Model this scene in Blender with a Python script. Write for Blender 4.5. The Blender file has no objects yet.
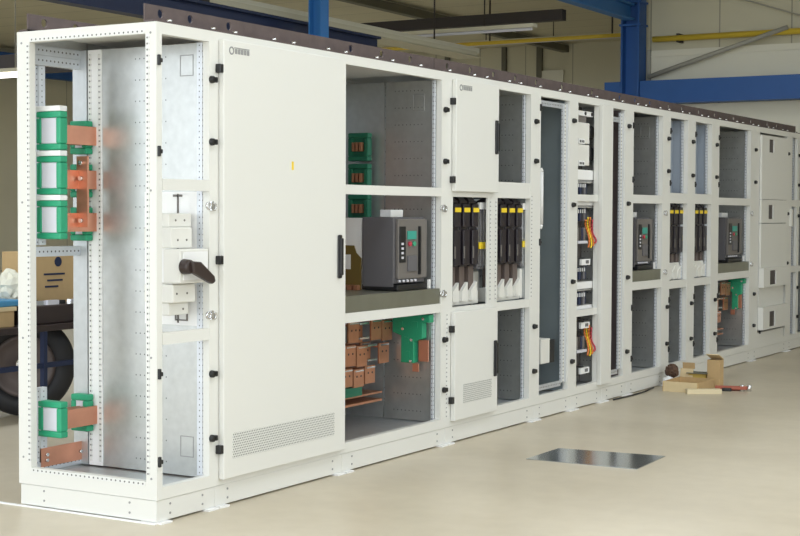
import bpy, bmesh, math, random
from mathutils import Vector, Matrix
random.seed(7)
S = bpy.context.scene
COL = S.collection
# ------------------------------------------------------------------ materials
def nt(name):
    m = bpy.data.materials.new(name); m.use_nodes = True
    t = m.node_tree; b = t.nodes['Principled BSDF']
    return m, t, b
def plain(name, c, rough=.5, metal=0., noise=0., nscale=8., bump=0., spec=.5):
    m, t, b = nt(name)
    b.inputs['Roughness'].default_value = rough; b.inputs['Metallic'].default_value = metal
    b.inputs['Specular IOR Level'].default_value = spec
    b.inputs['Base Color'].default_value = (*c, 1)
    if noise or bump:
        tc = t.nodes.new('ShaderNodeTexCoord'); n = t.nodes.new('ShaderNodeTexNoise')
        n.inputs['Scale'].default_value = nscale; n.inputs['Detail'].default_value = 5
        t.links.new(tc.outputs['Object'], n.inputs['Vector'])
        if noise:
            r = t.nodes.new('ShaderNodeMix'); r.data_type = 'RGBA'
            r.inputs[6].default_value = (*[max(0, v*(1-noise)) for v in c], 1)
            r.inputs[7].default_value = (*[min(1, v*(1+noise)) for v in c], 1)
            t.links.new(n.outputs['Fac'], r.inputs[0]); t.links.new(r.outputs[2], b.inputs['Base Color'])
        if bump:
            bp = t.nodes.new('ShaderNodeBump'); bp.inputs['Strength'].default_value = bump; bp.inputs['Distance'].default_value = .01
            t.links.new(n.outputs['Fac'], bp.inputs['Height']); t.links.new(bp.outputs['Normal'], b.inputs['Normal'])
    return m
def math_node(t, op, a, b=None, c=None):
    n = t.nodes.new('ShaderNodeMath'); n.operation = op
    for i, v in enumerate((a, b, c)):
        if v is None: continue
        if isinstance(v, (int, float)): n.inputs[i].default_value = v
        else: t.links.new(v, n.inputs[i])
    return n.outputs[0]
def perforated(name, c, rough, metal, pu, pv, r, hole=(.03, .03, .03), swap=False, stagger=False, noise=0., patch=None):
    """rows of round holes laid out in metres on the sheet"""
    m, t, b = nt(name)
    b.inputs['Roughness'].default_value = rough; b.inputs['Metallic'].default_value = metal
    uv = t.nodes.new('ShaderNodeUVMap'); uv.uv_map = 'UVMap'
    sp = t.nodes.new('ShaderNodeSeparateXYZ'); t.links.new(uv.outputs[0], sp.inputs[0])
    u, v = (sp.outputs[1], sp.outputs[0]) if swap else (sp.outputs[0], sp.outputs[1])
    vs = math_node(t, 'DIVIDE', v, pv)
    dv = math_node(t, 'MULTIPLY', math_node(t, 'SUBTRACT', math_node(t, 'FRACT', vs), .5), pv)
    if pu:
        us = math_node(t, 'DIVIDE', u, pu)
        if stagger:
            row = math_node(t, 'MULTIPLY', math_node(t, 'MODULO', math_node(t, 'FLOOR', math_node(t, 'ADD', vs, 1000.)), 2.), .5)
            us = math_node(t, 'ADD', us, row)
        du = math_node(t, 'MULTIPLY', math_node(t, 'SUBTRACT', math_node(t, 'FRACT', us), .5), pu)
    else: du = u
    d = math_node(t, 'SQRT', math_node(t, 'ADD', math_node(t, 'MULTIPLY', du, du), math_node(t, 'MULTIPLY', dv, dv)))
    f = math_node(t, 'LESS_THAN', d, r)
    if patch:      # holes only in a band |u| < patch
        f = math_node(t, 'MULTIPLY', f, math_node(t, 'LESS_THAN', math_node(t, 'ABSOLUTE', u), patch))
    mx = t.nodes.new('ShaderNodeMix'); mx.data_type = 'RGBA'
    mx.inputs[6].default_value = (*c, 1); mx.inputs[7].default_value = (*hole, 1)
    if noise:
        tc = t.nodes.new('ShaderNodeTexCoord'); n = t.nodes.new('ShaderNodeTexNoise'); n.inputs['Scale'].default_value = 22
        t.links.new(tc.outputs['Object'], n.inputs['Vector'])
        q = t.nodes.new('ShaderNodeMix'); q.data_type = 'RGBA'
        q.inputs[6].default_value = (*[x*(1-noise) for x in c], 1); q.inputs[7].default_value = (*[min(1, x*(1+noise)) for x in c], 1)
        t.links.new(n.outputs['Fac'], q.inputs[0]); t.links.new(q.outputs[2], mx.inputs[6])
    t.links.new(f, mx.inputs[0]); t.links.new(mx.outputs[2], b.inputs['Base Color'])
    if metal: t.links.new(math_node(t, 'MULTIPLY', math_node(t, 'SUBTRACT', 1., f), metal), b.inputs['Metallic'])
    return m
def emit(name, c, s):
    m, t, b = nt(name); b.inputs['Emission Color'].default_value = (*c, 1); b.inputs['Emission Strength'].default_value = s
    b.inputs['Base Color'].default_value = (*c, 1); return m
WC = (.74, .735, .70)
M = dict(
 white=plain('white_powder_coat', WC, .38, spec=.4),
 whiteplastic=plain('white_plastic', (.74, .73, .69), .45),
 strip=perforated('white_perforated_strip', (.74, .74, .72), .4, 0, 0, .025, .0042, hole=(.13, .13, .13)),
 striph=perforated('white_perforated_rail', (.74, .74, .72), .4, 0, 0, .025, .0042, hole=(.13, .13, .13), swap=True),
 galv=plain('galvanised_steel', (.56, .58, .59), .38, .75, noise=.12, nscale=25),
 galvp=perforated('galvanised_perforated_strip', (.66, .69, .74), .40, .35, 0, .025, .0034, hole=(.2, .21, .23), swap=False, noise=.1),
 galvph=perforated('galvanised_perforated_bar', (.62, .65, .70), .40, .5, 0, .025, .0045, hole=(.1, .1, .11), swap=True, noise=.1),
 plate=perforated('galvanised_partition_sheet', (.52, .53, .52), .34, .75, .025, .095, .0036, hole=(.12, .13, .13), noise=.14, patch=.09),
 platef=perforated('galvanised_mounting_sheet', (.62, .66, .70), .4, .4, .03, .07, .005, hole=(.12, .13, .14), noise=.08),
 slotplate=perforated('bluish_slotted_sheet', (.66, .71, .76), .45, .2, 0, .09, 5.0, hole=(.3, .34, .4)),
 grille=perforated('ventilation_perforation', (.70, .70, .67), .5, 0, .013, .011, .0035, hole=(.16, .16, .15), stagger=True),
 black=plain('black_plastic', (.012, .012, .013), .4),
 darkbrown=plain('dark_brown_plastic', (.035, .022, .020), .38),
 darkgrey=plain('dark_grey_moulding', (.125, .12, .13), .45),
 midgrey=plain('grey_moulding', (.16, .145, .135), .5),
 feeder=plain('black_violet_moulding', (.018, .013, .018), .4),
 copper=plain('copper', (.70, .33, .22), .33, .75, noise=.18, nscale=9),
 oldcopper=plain('brown_copper', (.55, .26, .15), .42, .6, noise=.2, nscale=12),
 green=plain('green_insulator', (.02, .33, .17), .45),
 dgreen=plain('dark_green_insulator', (.012, .15, .085), .45),
 coverw=plain('pale_grey_cover', (.66, .66, .72), .4),
 rail=plain('brown_primed_steel', (.105, .078, .076), .6, noise=.35, nscale=14, bump=.1),
 blue=plain('blue_painted_steel', (.018, .095, .33), .5, noise=.08, nscale=3),
 bluel=plain('light_blue_painted_steel', (.03, .16, .43), .5),
 dblue=plain('dark_blue_painted_steel', (.010, .020, .065), .5),
 yellow=plain('yellow_paint', (.72, .52, .05), .5),
 ylabel=plain('yellow_label', (.85, .62, .03), .5),
 cream=plain('cream_panel', (.74, .72, .61), .7),
 beige=plain('beige_painted_metal', (.62, .59, .46), .6),
 olive=plain('olive_grey_steel', (.14, .135, .10), .6),
 dkolive=plain('dark_roof_steel', (.035, .028, .026), .6),
 rubber=plain('black_rubber', (.018, .017, .019), .6, noise=.3, nscale=10),
 rim=plain('worn_rim', (.12, .09, .08), .5, noise=.3),
 card=plain('cardboard', (.52, .36, .18), .8, noise=.08, nscale=20),
 cardl=plain('pale_cardboard', (.66, .53, .32), .8, noise=.06, nscale=20),
 cardd=plain('brown_paper_wad', (.10, .055, .035), .8),
 red=plain('red_brown_plastic', (.38, .10, .06), .5),
 orange=plain('orange_plastic', (.75, .22, .05), .5),
 skyblue=plain('sky_blue_plastic', (.06, .25, .45), .5),
 tube=emit('lit_tube', (1, .98, .92), 9.),
 labelw=plain('white_label', (.85, .85, .85), .5),
 brownplate=plain('brown_insulating_board', (.17, .115, .028), .45),
 pipe=plain('grey_pipe', (.36, .35, .30), .5),
 ink=plain('grey_print', (.30, .30, .30), .6),
 cyan=plain('green_display', (.05, .35, .28), .4),
 redb=plain('red_button', (.5, .05, .08), .4), greenb=plain('green_button', (.05, .35, .2), .4),
 steel=plain('bright_zinc', (.75, .75, .76), .25, .9),
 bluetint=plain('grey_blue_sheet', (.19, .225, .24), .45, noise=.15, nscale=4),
 shelf=plain('dull_zinc_sill', (.27, .27, .22), .3, .6, noise=.2, nscale=6),
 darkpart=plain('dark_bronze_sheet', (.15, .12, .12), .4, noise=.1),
 wood=plain('pale_wood', (.70, .60, .40), .7),
)
# floor
m, t, b = nt('sealed_concrete'); tc = t.nodes.new('ShaderNodeTexCoord')
def nz(scale, det, vec): 
    n = t.nodes.new('ShaderNodeTexNoise'); n.inputs['Scale'].default_value = scale; n.inputs['Detail'].default_value = det; t.links.new(vec, n.inputs['Vector']); return n.outputs['Fac']
mp = t.nodes.new('ShaderNodeMapping'); mp.inputs['Scale'].default_value = (1, .45, 1); mp.inputs['Rotation'].default_value = (0, 0, .55); t.links.new(tc.outputs['Object'], mp.inputs[0])
n1 = nz(1.3, 6, mp.outputs[0]); n2 = nz(9, 6, tc.outputs['Object'])
f = math_node(t, 'ADD', math_node(t, 'MULTIPLY', n1, .7), math_node(t, 'MULTIPLY', n2, .3))
cr = t.nodes.new('ShaderNodeValToRGB'); t.links.new(f, cr.inputs[0])
cr.color_ramp.elements[0].position = .30; cr.color_ramp.elements[0].color = (.51, .445, .34, 1)
cr.color_ramp.elements[1].position = .68; cr.color_ramp.elements[1].color = (.63, .56, .44, 1)
t.links.new(cr.outputs[0], b.inputs['Base Color']); b.inputs['Roughness'].default_value = .36
b.inputs['Specular IOR Level'].default_value = .35
M['floor'] = m
def panelled(name, c, pitch, axis):
    m, t, b = nt(name); tc = t.nodes.new('ShaderNodeTexCoord'); sp = t.nodes.new('ShaderNodeSeparateXYZ'); t.links.new(tc.outputs['Object'], sp.inputs[0])
    fr = math_node(t, 'FRACT', math_node(t, 'DIVIDE', sp.outputs[axis], pitch))
    f = math_node(t, 'LESS_THAN', fr, .02/pitch)
    mx = t.nodes.new('ShaderNodeMix'); mx.data_type = 'RGBA'; mx.inputs[6].default_value = (*c, 1); mx.inputs[7].default_value = (*[v*.55 for v in c], 1)
    n = t.nodes.new('ShaderNodeTexNoise'); n.inputs['Scale'].default_value = .8; t.links.new(tc.outputs['Object'], n.inputs['Vector'])
    q = t.nodes.new('ShaderNodeMix'); q.data_type = 'RGBA'; q.inputs[6].default_value = (*[v*.9 for v in c], 1); q.inputs[7].default_value = (*[min(1, v*1.1) for v in c], 1)
    t.links.new(n.outputs['Fac'], q.inputs[0]); t.links.new(q.outputs[2], mx.inputs[6])
    t.links.new(f, mx.inputs[0]); t.links.new(mx.outputs[2], b.inputs['Base Color']); b.inputs['Roughness'].default_value = .6
    return m
M['wall'] = panelled('beige_wall_panels', (.60, .57, .43), 1.1, 1)
M['wallx'] = panelled('beige_wall_panels_long', (.60, .56, .42), 1.1, 0)
M['ceil'] = panelled('olive_roof_sheets', (.58, .54, .39), .9, 0)
# ------------------------------------------------------------------ mesh helpers
class MB:
    def __init__(s): s.bm = bmesh.new(); s.uv = s.bm.loops.layers.uv.new('UVMap')
    def _uv(s, faces, c):
        for f in faces:
            n = f.normal; a = max(range(3), key=lambda i: abs(n[i]))
            tiny = max((l.vert.co-f.loops[0].vert.co).length for l in f.loops) < .075
            for l in f.loops:
                if tiny: l[s.uv].uv = (100, 100); continue
                p = l.vert.co - c
                l[s.uv].uv = (p.y, p.z) if a == 0 else (p.x, p.z) if a == 1 else (p.x, p.y)
    def box(s, x0, x1, y0, y1, z0, z1, rot=None, piv=None):
        c = Vector(((x0+x1)/2, (y0+y1)/2, (z0+z1)/2))
        vs = [s.bm.verts.new((x, y, z)) for x in (x0, x1) for y in (y0, y1) for z in (z0, z1)]
        idx = [(0,1,3,2), (4,6,7,5), (0,4,5,1), (2,3,7,6), (0,2,6,4), (1,5,7,3)]
        fs = [s.bm.faces.new([vs[i] for i in q]) for q in idx]
        for f in fs: f.normal_update()
        s._uv(fs, c)
        if rot is not None:
            pv = Vector(piv) if piv else c
            for v in vs: v.co = pv + rot @ (v.co - pv)
        return s
    def prism(s, pts, axis, a0, a1):
        """outline pts extruded along axis (0,1,2) from a0 to a1"""
        def mk(p, a):
            return {0: (a, p[0], p[1]), 1: (p[0], a, p[1]), 2: (p[0], p[1], a)}[axis]
        A = [s.bm.verts.new(mk(p, a0)) for p in pts]; B = [s.bm.verts.new(mk(p, a1)) for p in pts]
        fs = [s.bm.faces.new(A[::-1]), s.bm.faces.new(B)]
        n = len(pts)
        for i in range(n): fs.append(s.bm.faces.new((A[i], A[(i+1) % n], B[(i+1) % n], B[i])))
        bmesh.ops.recalc_face_normals(s.bm, faces=fs)
        s._uv(fs, Vector((0, 0, 0))); return s
    def cyl(s, p0, p1, r0, r1=None, n=20):
        r1 = r0 if r1 is None else r1
        p0 = Vector(p0); p1 = Vector(p1); d = p1-p0
        q = d.to_track_quat('Z', 'Y').to_matrix()
        A = []; B = []
        for i in range(n):
            a = 2*math.pi*i/n; o = q @ Vector((math.cos(a), math.sin(a), 0))
            A.append(s.bm.verts.new(p0+o*r0)); B.append(s.bm.verts.new(p1+o*r1))
        fs = [s.bm.faces.new(A[::-1]), s.bm.faces.new(B)]
        for i in range(n):
            f = s.bm.faces.new((A[i], A[(i+1) % n], B[(i+1) % n], B[i])); f.smooth = True; fs.append(f)
        for f in fs: f.normal_update()
        s._uv(fs, (p0+p1)/2); return s
    def tube(s, pts, r, n=8):
        for a, b_ in zip(pts, pts[1:]): s.cyl(a, b_, r, n=n)
        return s
    def lathe(s, prof, c, axis, n=40):
        """profile (radius, along) revolved about axis direction"""
        q = Vector(axis).normalized().to_track_quat('Z', 'Y').to_matrix(); rings = []
        for r, a in prof:
            rings.append([s.bm.verts.new(Vector(c)+q @ Vector((r*math.cos(2*math.pi*i/n), r*math.sin(2*math.pi*i/n), a))) for i in range(n)])
        fs = []
        for A, B in zip(rings, rings[1:]+rings[:1]):
            for i in range(n):
                f = s.bm.faces.new((A[i], A[(i+1) % n], B[(i+1) % n], B[i])); f.smooth = True; fs.append(f)
        bmesh.ops.recalc_face_normals(s.bm, faces=fs); return s
    def ring(s, c, w, h, th, y0, y1, axis=1):
        """rectangular outline frame centred c, in plane normal to axis"""
        a, z = c
        def bb(a0, a1, z0, z1):
            if axis == 1: s.box(a0, a1, y0, y1, z0, z1)
            else: s.box(y0, y1, a0, a1, z0, z1)
        bb(a-w/2, a+w/2, z+h/2-th, z+h/2); bb(a-w/2, a+w/2, z-h/2, z-h/2+th)
        bb(a-w/2, a-w/2+th, z-h/2+th, z+h/2-th); bb(a+w/2-th, a+w/2, z-h/2+th, z+h/2-th); return s
    def build(s, name, mat, parent=None, bevel=0., label=None, segs=2):
        me = bpy.data.meshes.new(name)
        if parent is not None:
            o0 = wloc(parent)
            for v in s.bm.verts: v.co -= o0
        s.bm.to_mesh(me); s.bm.free()
        me.materials.append(M[mat] if isinstance(mat, str) else mat)
        o = bpy.data.objects.new(name, me); COL.objects.link(o)
        if parent is not None: o.parent = parent
        if bevel:
            md = o.modifiers.new('bevel', 'BEVEL'); md.width = bevel; md.segments = segs; md.limit_method = 'ANGLE'
        if label: o['label'] = label
        return o
def wloc(o):
    v = Vector((0, 0, 0))
    while o is not None: v += o.location; o = o.parent
    return v
def thing(name, label, cat, loc, group=None):
    o = bpy.data.objects.new(name, None); COL.objects.link(o); o.location = loc; o.empty_display_size = .1
    o['label'] = label; o['category'] = cat
    if group: o['group'] = group
    return o
def tag(o, label, cat, group=None):
    o['label'] = label; o['category'] = cat
    if group: o['group'] = group
    return o
def struct(o): o['kind'] = 'structure'; return o
def copy_thing(root, dx, label, name=None):
    def cp(o, par):
        c = o.copy(); COL.objects.link(c); c.parent = par
        for ch in [x for x in list(bpy.data.objects) if x.parent == o and x is not c]: cp(ch, c)
        return c
    r = cp(root, None); r.location = root.location + Vector(dx); r['label'] = label
    return r
# ------------------------------------------------------------------ the hall
struct(MB().box(-14, 24.3, -9.2, 20.3, -.15, 0).build('floor', 'floor'))
c = MB()
CZ = 4.9
ADDED_ROOFL = [(-8, 9, -7.6, -6.0), (-8, 6, -3.4, -1.8), (-8, 14, 1.6, 3.0), (0, 22, 12.0, 14.0)]
# ceiling as strips around unseen rooflight openings, added and sized for daylight
ys = [-9.2, -7.6, -6.0, -3.4, -1.8, 1.6, 3.0, 12.0, 14.0, 20.3]
for y0, y1 in zip(ys, ys[1:]):
    op = [r for r in ADDED_ROOFL if r[2] == y0]
    if not op: c.box(-9.2, 24.3, y0, y1, CZ, CZ+.2)
    else: c.box(-9.2, op[0][0], y0, y1, CZ, CZ+.2); c.box(op[0][1], 24.3, y0, y1, CZ, CZ+.2)
struct(c.build('ceiling', 'ceil'))
struct(MB().box(17.15, 17.35, -9.2, 4.75, 0, CZ).build('wall_right', 'wall'))
struct(MB().box(24.1, 24.3, 4.75, 20.3, 0, CZ).build('wall_far', 'wall'))
struct(MB().box(17.35, 24.1, 4.75, 4.9, 0, CZ).build('wall_recess', 'wallx'))
struct(MB().box(-9.2, 24.1, 20.1, 20.3, 0, CZ).build('wall_back', 'wallx'))
struct(MB().box(-9.2, -9.0, 9, 20.1, 0, CZ).box(-9.2, -9.0, -9.0, -7.5, 0, CZ).box(-9.2, -9.0, -7.5, 9, 4.5, CZ).build('wall_left', 'wall'))
struct(MB().box(-9.2, 17.15, -9.2, -9.0, 0, 2.2).box(-9.2, 17.15, -9.2, -9.0, 4.2, CZ).box(-9.2, -8, -9.2, -9.0, 2.2, 4.2).box(5, 17.15, -9.2, -9.0, 2.2, 4.2).build('wall_front', 'wallx'))  # unseen wall; window gap added and sized to light the cabinet fronts
# panel band above the crane beam
struct(MB().box(17.05, 17.15, -9, 4.43, 3.37, 3.84).box(17.03, 17.05, -9, 4.43, 3.74, 3.76).build('trim_1', 'cream'))
struct(MB().box(17.1, 17.15, -9, 4.43, 0, 3.0).build('trim_2', 'cream'))
struct(MB().box(24.04, 24.1, 9.0, 9.5, 0, 4.35).build('door_1', 'cream'))
struct(MB().box(24.02, 24.1, 9.5, 9.62, 0, CZ).box(24.02, 24.1, 10.35, 10.45, 0, CZ).box(24.02, 24.1, 11.75, 11.85, 0, CZ).build('trim_3', 'olive'))
def hsec(mb, x, y, w, z0, z1, th=.02):
    mb.box(x-w/2, x+w/2, y-w/2, y-w/2+th, z0, z1); mb.box(x-w/2, x+w/2, y+w/2-th, y+w/2, z0, z1); mb.box(x-th/2, x+th/2, y-w/2+th, y+w/2-th, z0, z1)
    return mb
t1 = thing('steel_column', 'slim bright blue steel column rising behind the tall plain white door', 'column', (9.62, 5.6, 0), 'blue columns of the hall')
hsec(MB(), 9.62, 5.6, .17, .02, CZ).build('shaft', 'bluel', t1); MB().box(9.45, 9.79, 5.43, 5.77, 0, .02).build('base_plate', 'blue', t1)
t1 = thing('steel_column', 'thick blue steel column at the corner of the far wall, crossed by blue beams', 'column', (16.85, 4.58, 0), 'blue columns of the hall')
hsec(MB(), 16.85, 4.58, .3, .02, CZ, .03).build('shaft', 'blue', t1)
MB().box(16.6, 17.04, 4.33, 4.83, 0, .02).build('base_plate', 'blue', t1)
MB().box(16.69, 17.01, 4.405, 4.755, 4.2, 4.23).box(16.69, 17.01, 4.405, 4.755, 4.55, 4.58).build('stiffener_plate', 'blue', t1)
tag(MB().box(16.72, 16.98, -8.9, 4.42, 3.0, 3.03).box(16.72, 16.98, -8.9, 4.42, 3.32, 3.35).box(16.84, 16.86, -8.9, 4.42, 3.03, 3.32)
    .box(16.72, 16.74, -8.9, 4.42, 3.03, 3.32).build('steel_beam', 'blue'), 'long horizontal blue steel beam along the far wall, right of the thick column', 'beam', 'blue beams')
tag(MB().box(16.72, 16.98, 4.74, 5.0, 3.0, 3.35).build('steel_bracket', 'blue'), 'short blue beam stub sticking out left of the thick blue column', 'bracket')
tag(MB().box(-8.9, 16.69, 4.50, 4.66, 4.50, 4.53).box(-8.9, 16.69, 4.50, 4.66, 4.28, 4.31).box(-8.9, 16.69, 4.57, 4.59, 4.31, 4.50).build('steel_beam', 'bluel'), 'blue roof beam meeting the thick blue column near its top', 'beam', 'blue beams')
def ybar(y0, y1, x, z, r): return MB().cyl((x, y0, z), (x, y1, z), r, n=16)
g = thing('gas_pipe', 'bright yellow pipe along the far wall right of the thick blue column', 'pipe', (16.95, -8.9, 3.97), 'yellow pipes')
ybar(-8.9, 4.3, 16.95, 4.0, .045).build('pipe', 'yellow', g)
for y in (3.9, 1.6, -1, -4): MB().box(16.93, 17.15, y-.02, y+.02, 3.94, 4.07).build('clamp', 'dkolive', g)
g = thing('gas_pipe', 'dull yellow pipe under the ceiling left of the thick blue column', 'pipe', (17.3, 4.95, 4.1), 'yellow pipes')
ybar(4.95, 9.8, 17.5, 4.17, .032).build('pipe', 'yellow', g)
for y in (5.2, 7.4): MB().cyl((17.5, y, 4.2), (17.5, y, CZ), .015).build('hanger', 'dkolive', g)
# diagonal wind braces
tag(MB().cyl((16.9, 4.36, 3.42), (16.9, 2.2, 4.06), .035, n=12).build('wind_brace', 'pipe'), 'grey diagonal brace rising right from the thick blue column', 'brace', 'diagonal braces')
tag(MB().cyl((17.0, 4.0, CZ), (17.0, 1.5, 4.05), .012, n=8).build('brace_wire', 'pipe'), 'thin wire brace sloping down to the right on the far wall', 'wire', 'diagonal braces')
tag(MB().box(17.0, 17.04, 4.36, 4.42, 3.38, 3.85).build('down_pipe', 'pipe'), 'narrow vertical white strip beside the thick blue column', 'pipe')
# long elements under the ceiling
cr_ = thing('crane_rail', 'dark blue crane rail running lengthwise behind the top of the cabinets', 'rail', (-8.9, 6.0, 3.3))
MB().box(-8.9, 11.55, 5.92, 6.08, 3.3, 3.33).box(-8.9, 11.55, 5.92, 6.08, 3.54, 3.57).box(-8.9, 11.55, 5.98, 6.02, 3.33, 3.54).build('girder', 'dblue', cr_)
for x in (-4, 2, 8): MB().box(x-.04, x+.04, 5.96, 6.04, 3.57, CZ).build('hanger', 'dkolive', cr_)
dk = thing('lighting_trunking', 'long beige lighting trunking hung above the dark blue crane rail', 'light fixture', (-8.9, 6.25, 3.6))
MB().box(-8.9, 14.6, 6.12, 6.34, 3.62, 3.68).prism([(6.10, 3.62), (6.36, 3.62), (6.42, 3.585), (6.04, 3.585)], 0, -8.9, 14.6).build('reflector', 'beige', dk)
MB().box(-8.9, 14.8, 6.19, 6.27, 3.68, 3.75).build('carrier_channel', 'cream', dk)
for x in (-6, -1, 4, 9, 13.5): MB().cyl((x, 6.23, 3.75), (x, 6.23, CZ), .012, n=8).build('suspension_rod', 'dkolive', dk)
tag(MB().box(-8.9, 24.1, 8.9, 9.05, 4.72, 4.86).build('roof_purlin', 'olive'), 'olive grey roof girder running away towards the far corner', 'beam')
for i, (x, y0, y1, z, lab) in enumerate([(14.2, 5.0, 12.5, 3.93, 'upper pale ceiling light batten left of the thick blue column, with dark beam above'), (19.5, 5.0, 9.3, 4.42, 'lower pale ceiling light batten close to the far wall panels')]):
    d = thing('ceiling_batten', lab, 'light fixture', (x, y0, z), 'pale ceiling battens')
    MB().box(x-.07, x+.07, y0, y1, z, z+.05).build('tray', 'beige', d)
    MB().cyl((x, y0+.05, z-.02), (x, y1-.05, z-.02), .022, n=12).build('tube', 'coverw', d)
    for y in (y0+.8, (y0+y1)/2, y1-.8): MB().cyl((x, y, z+.05), (x, y, CZ), .01, n=8).build('hanger', 'dkolive', d)
tag(MB().box(15.0, 15.14, 4.95, 13, 4.12, 4.28).build('roof_tie_beam', 'dkolive'), 'dark cross beam under the ceiling left of the thick blue column', 'beam', 'dark cross beams')
tag(MB().box(10.0, 10.15, 6.5, 20.1, 3.18, 3.45).build('roof_tie_beam', 'dkolive'), 'dark cross beam seen through the top of the open end of the cabinets', 'beam', 'dark cross beams')
tag(MB().box(-8.9, 24, 19.7, 19.9, 4.3, 4.75).build('steel_beam', 'blue'), 'dark blue beam high on the wall left of the cabinets', 'beam', 'blue beams')
for i, (x, y0, y1, z, lab) in enumerate([(8.5, 9.0, 11.2, 2.98, 'lit fluorescent tube seen through the upper part of the open cabinet end'), (6.9, 9.0, 11.4, 2.85, 'lit fluorescent tube just left of the cabinet end near its top'), (7.6, 10.0, 12.4, 2.12, 'lit fluorescent tube left of the cabinet end about a quarter down')]):
    d = thing('tube_lamp', lab, 'lamp', (x, y0, z), 'lit tube lamps in the hall')
    MB().cyl((x, y0, z), (x, y1, z), .03, n=12).build('tube', 'tube', d)
    MB().box(x-.06, x+.06, y0, y1, z+.035, z+.08).build('housing', 'beige', d)
    for y in (y0+.3, y1-.3): MB().cyl((x, y, z+.08), (x, y, CZ), .008, n=8).build('suspension_rod', 'pipe', d)
sg = thing('wall_notice', 'white notice with grey lettering on the wall left of the cabinets', 'sign', (12.4, 20.05, 1.9))
MB().box(11.75, 12.75, 20.06, 20.1, 1.75, 2.35).build('board', 'labelw', sg)
k = MB()
for i in range(7): k.box(11.85+i*.12, 11.93+i*.12, 20.05, 20.06, 2.0+(i % 3)*.02, 2.12)
k.build('lettering', 'ink', sg)
# ------------------------------------------------------------------ trolley bench behind the cabinets
tb = thing('steel_workbench', 'dark topped workbench on a blue steel frame behind the cabinet end', 'workbench', (2.1, 2.9, 0))
MB().box(1.35, 2.75, 2.6, 3.25, .66-.10, .70-.10).build('bench_top', 'darkbrown', tb, .004)
tag(MB().box(1.93, 2.72, 2.64, 3.2, .60, .72).build('tool_case', 'darkbrown', None, .01), 'flat dark case on the workbench carrying the carton and tools', 'case')
for x, y in ((1.4, 2.62), (2.05, 2.62), (2.42, 2.62), (1.4, 3.2), (2.7, 3.2)): MB().box(x-.016, x+.016, y-.016, y+.016, 0, .56).build('leg', 'dblue', tb)
MB().box(1.4, 2.7, 2.61, 2.635, .33, .362).build('cross_bar', 'dblue', tb)
w = thing('rubber_wheel', 'large dark tyre with worn rim standing under the blue-legged workbench', 'wheel', (2.16, 2.9, 0))
ax = Vector((.72, .69, 0)); wc = (2.16, 2.9, .325)
MB().lathe([(.20, -.10), (.24, -.115), (.30, -.10), (.322, -.05), (.325, 0), (.322, .05), (.30, .10), (.24, .115), (.20, .10)], wc, ax, 48).build('tyre', 'rubber', w)
MB().lathe([(.05, -.06), (.12, -.045), (.17, -.075), (.20, -.09), (.205, .05), (.05, .05)], wc, ax, 48).build('rim', 'rim', w)
MB().cyl(Vector(wc)-ax*.10, Vector(wc)-ax*.04, .045, n=24).build('hub', 'steel', w)
cb = thing('cardboard_box', 'upright brown printed carton on the workbench behind the cabinet end', 'box', (2.3, 2.9, .72), 'cardboard boxes')
MB().box(2.17, 2.6, 2.8, 3.1, .72, 1.05).build('carton', 'card', cb, .003)
k = MB()
for i, (a, b2) in enumerate([(2.24, 2.43), (2.27, 2.41), (2.25, 2.37)]): k.box(a, b2, 2.797, 2.8, .90-i*.04, .912-i*.04)
k.cyl((2.37, 2.797, .985), (2.37, 2.8, .985), .032, n=20)
k.build('print', 'dblue', cb)
cl = thing('plastic_bag', 'pale crumpled bag left of the printed carton on the workbench', 'bag', (2.0, 2.75, .72))
mb = MB(); bmesh.ops.create_icosphere(mb.bm, subdivisions=3, radius=.11, matrix=Matrix.Translation((2.0, 2.85, .83)) @ Matrix.Diagonal((.9, .8, 1.05, 1)))
for v in mb.bm.verts: v.co += Vector([random.uniform(-.012, .012) for _ in range(3)])
mb.build('bag', 'cream', cl)
random.seed(11)
for i in range(6):
    x = 2.0+i*.085; y = 2.68+random.uniform(-.03, .03); r = Matrix.Rotation(random.uniform(-.6, .6), 3, 'Z')
    tag(MB().box(x-.05, x+.05, y-.012, y+.012, .72, .74+random.uniform(0, .015), rot=r).build('hand_tool', ['black', 'steel', 'coverw'][i % 3]), 'small loose metal tool lying on the workbench behind the cabinet end', 'tool', 'loose tools on the workbench')
tag(MB().box(1.62, 1.92, 2.66, 2.93, .725, .765).build('folded_cloth', 'skyblue', None, .01), 'blue folded cloth on the workbench left of the cabinets', 'cloth')
st = thing('storage_crate', 'ochre crate on the workbench under the blue cloth', 'crate', (1.7, 2.8, .6))
MB().box(1.60, 1.84, 2.66, 2.95, .60, .72).build('body', 'card', st, .004); MB().box(1.59, 1.85, 2.65, 2.96, .70, .725).build('rim', 'cardl', st)

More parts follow.
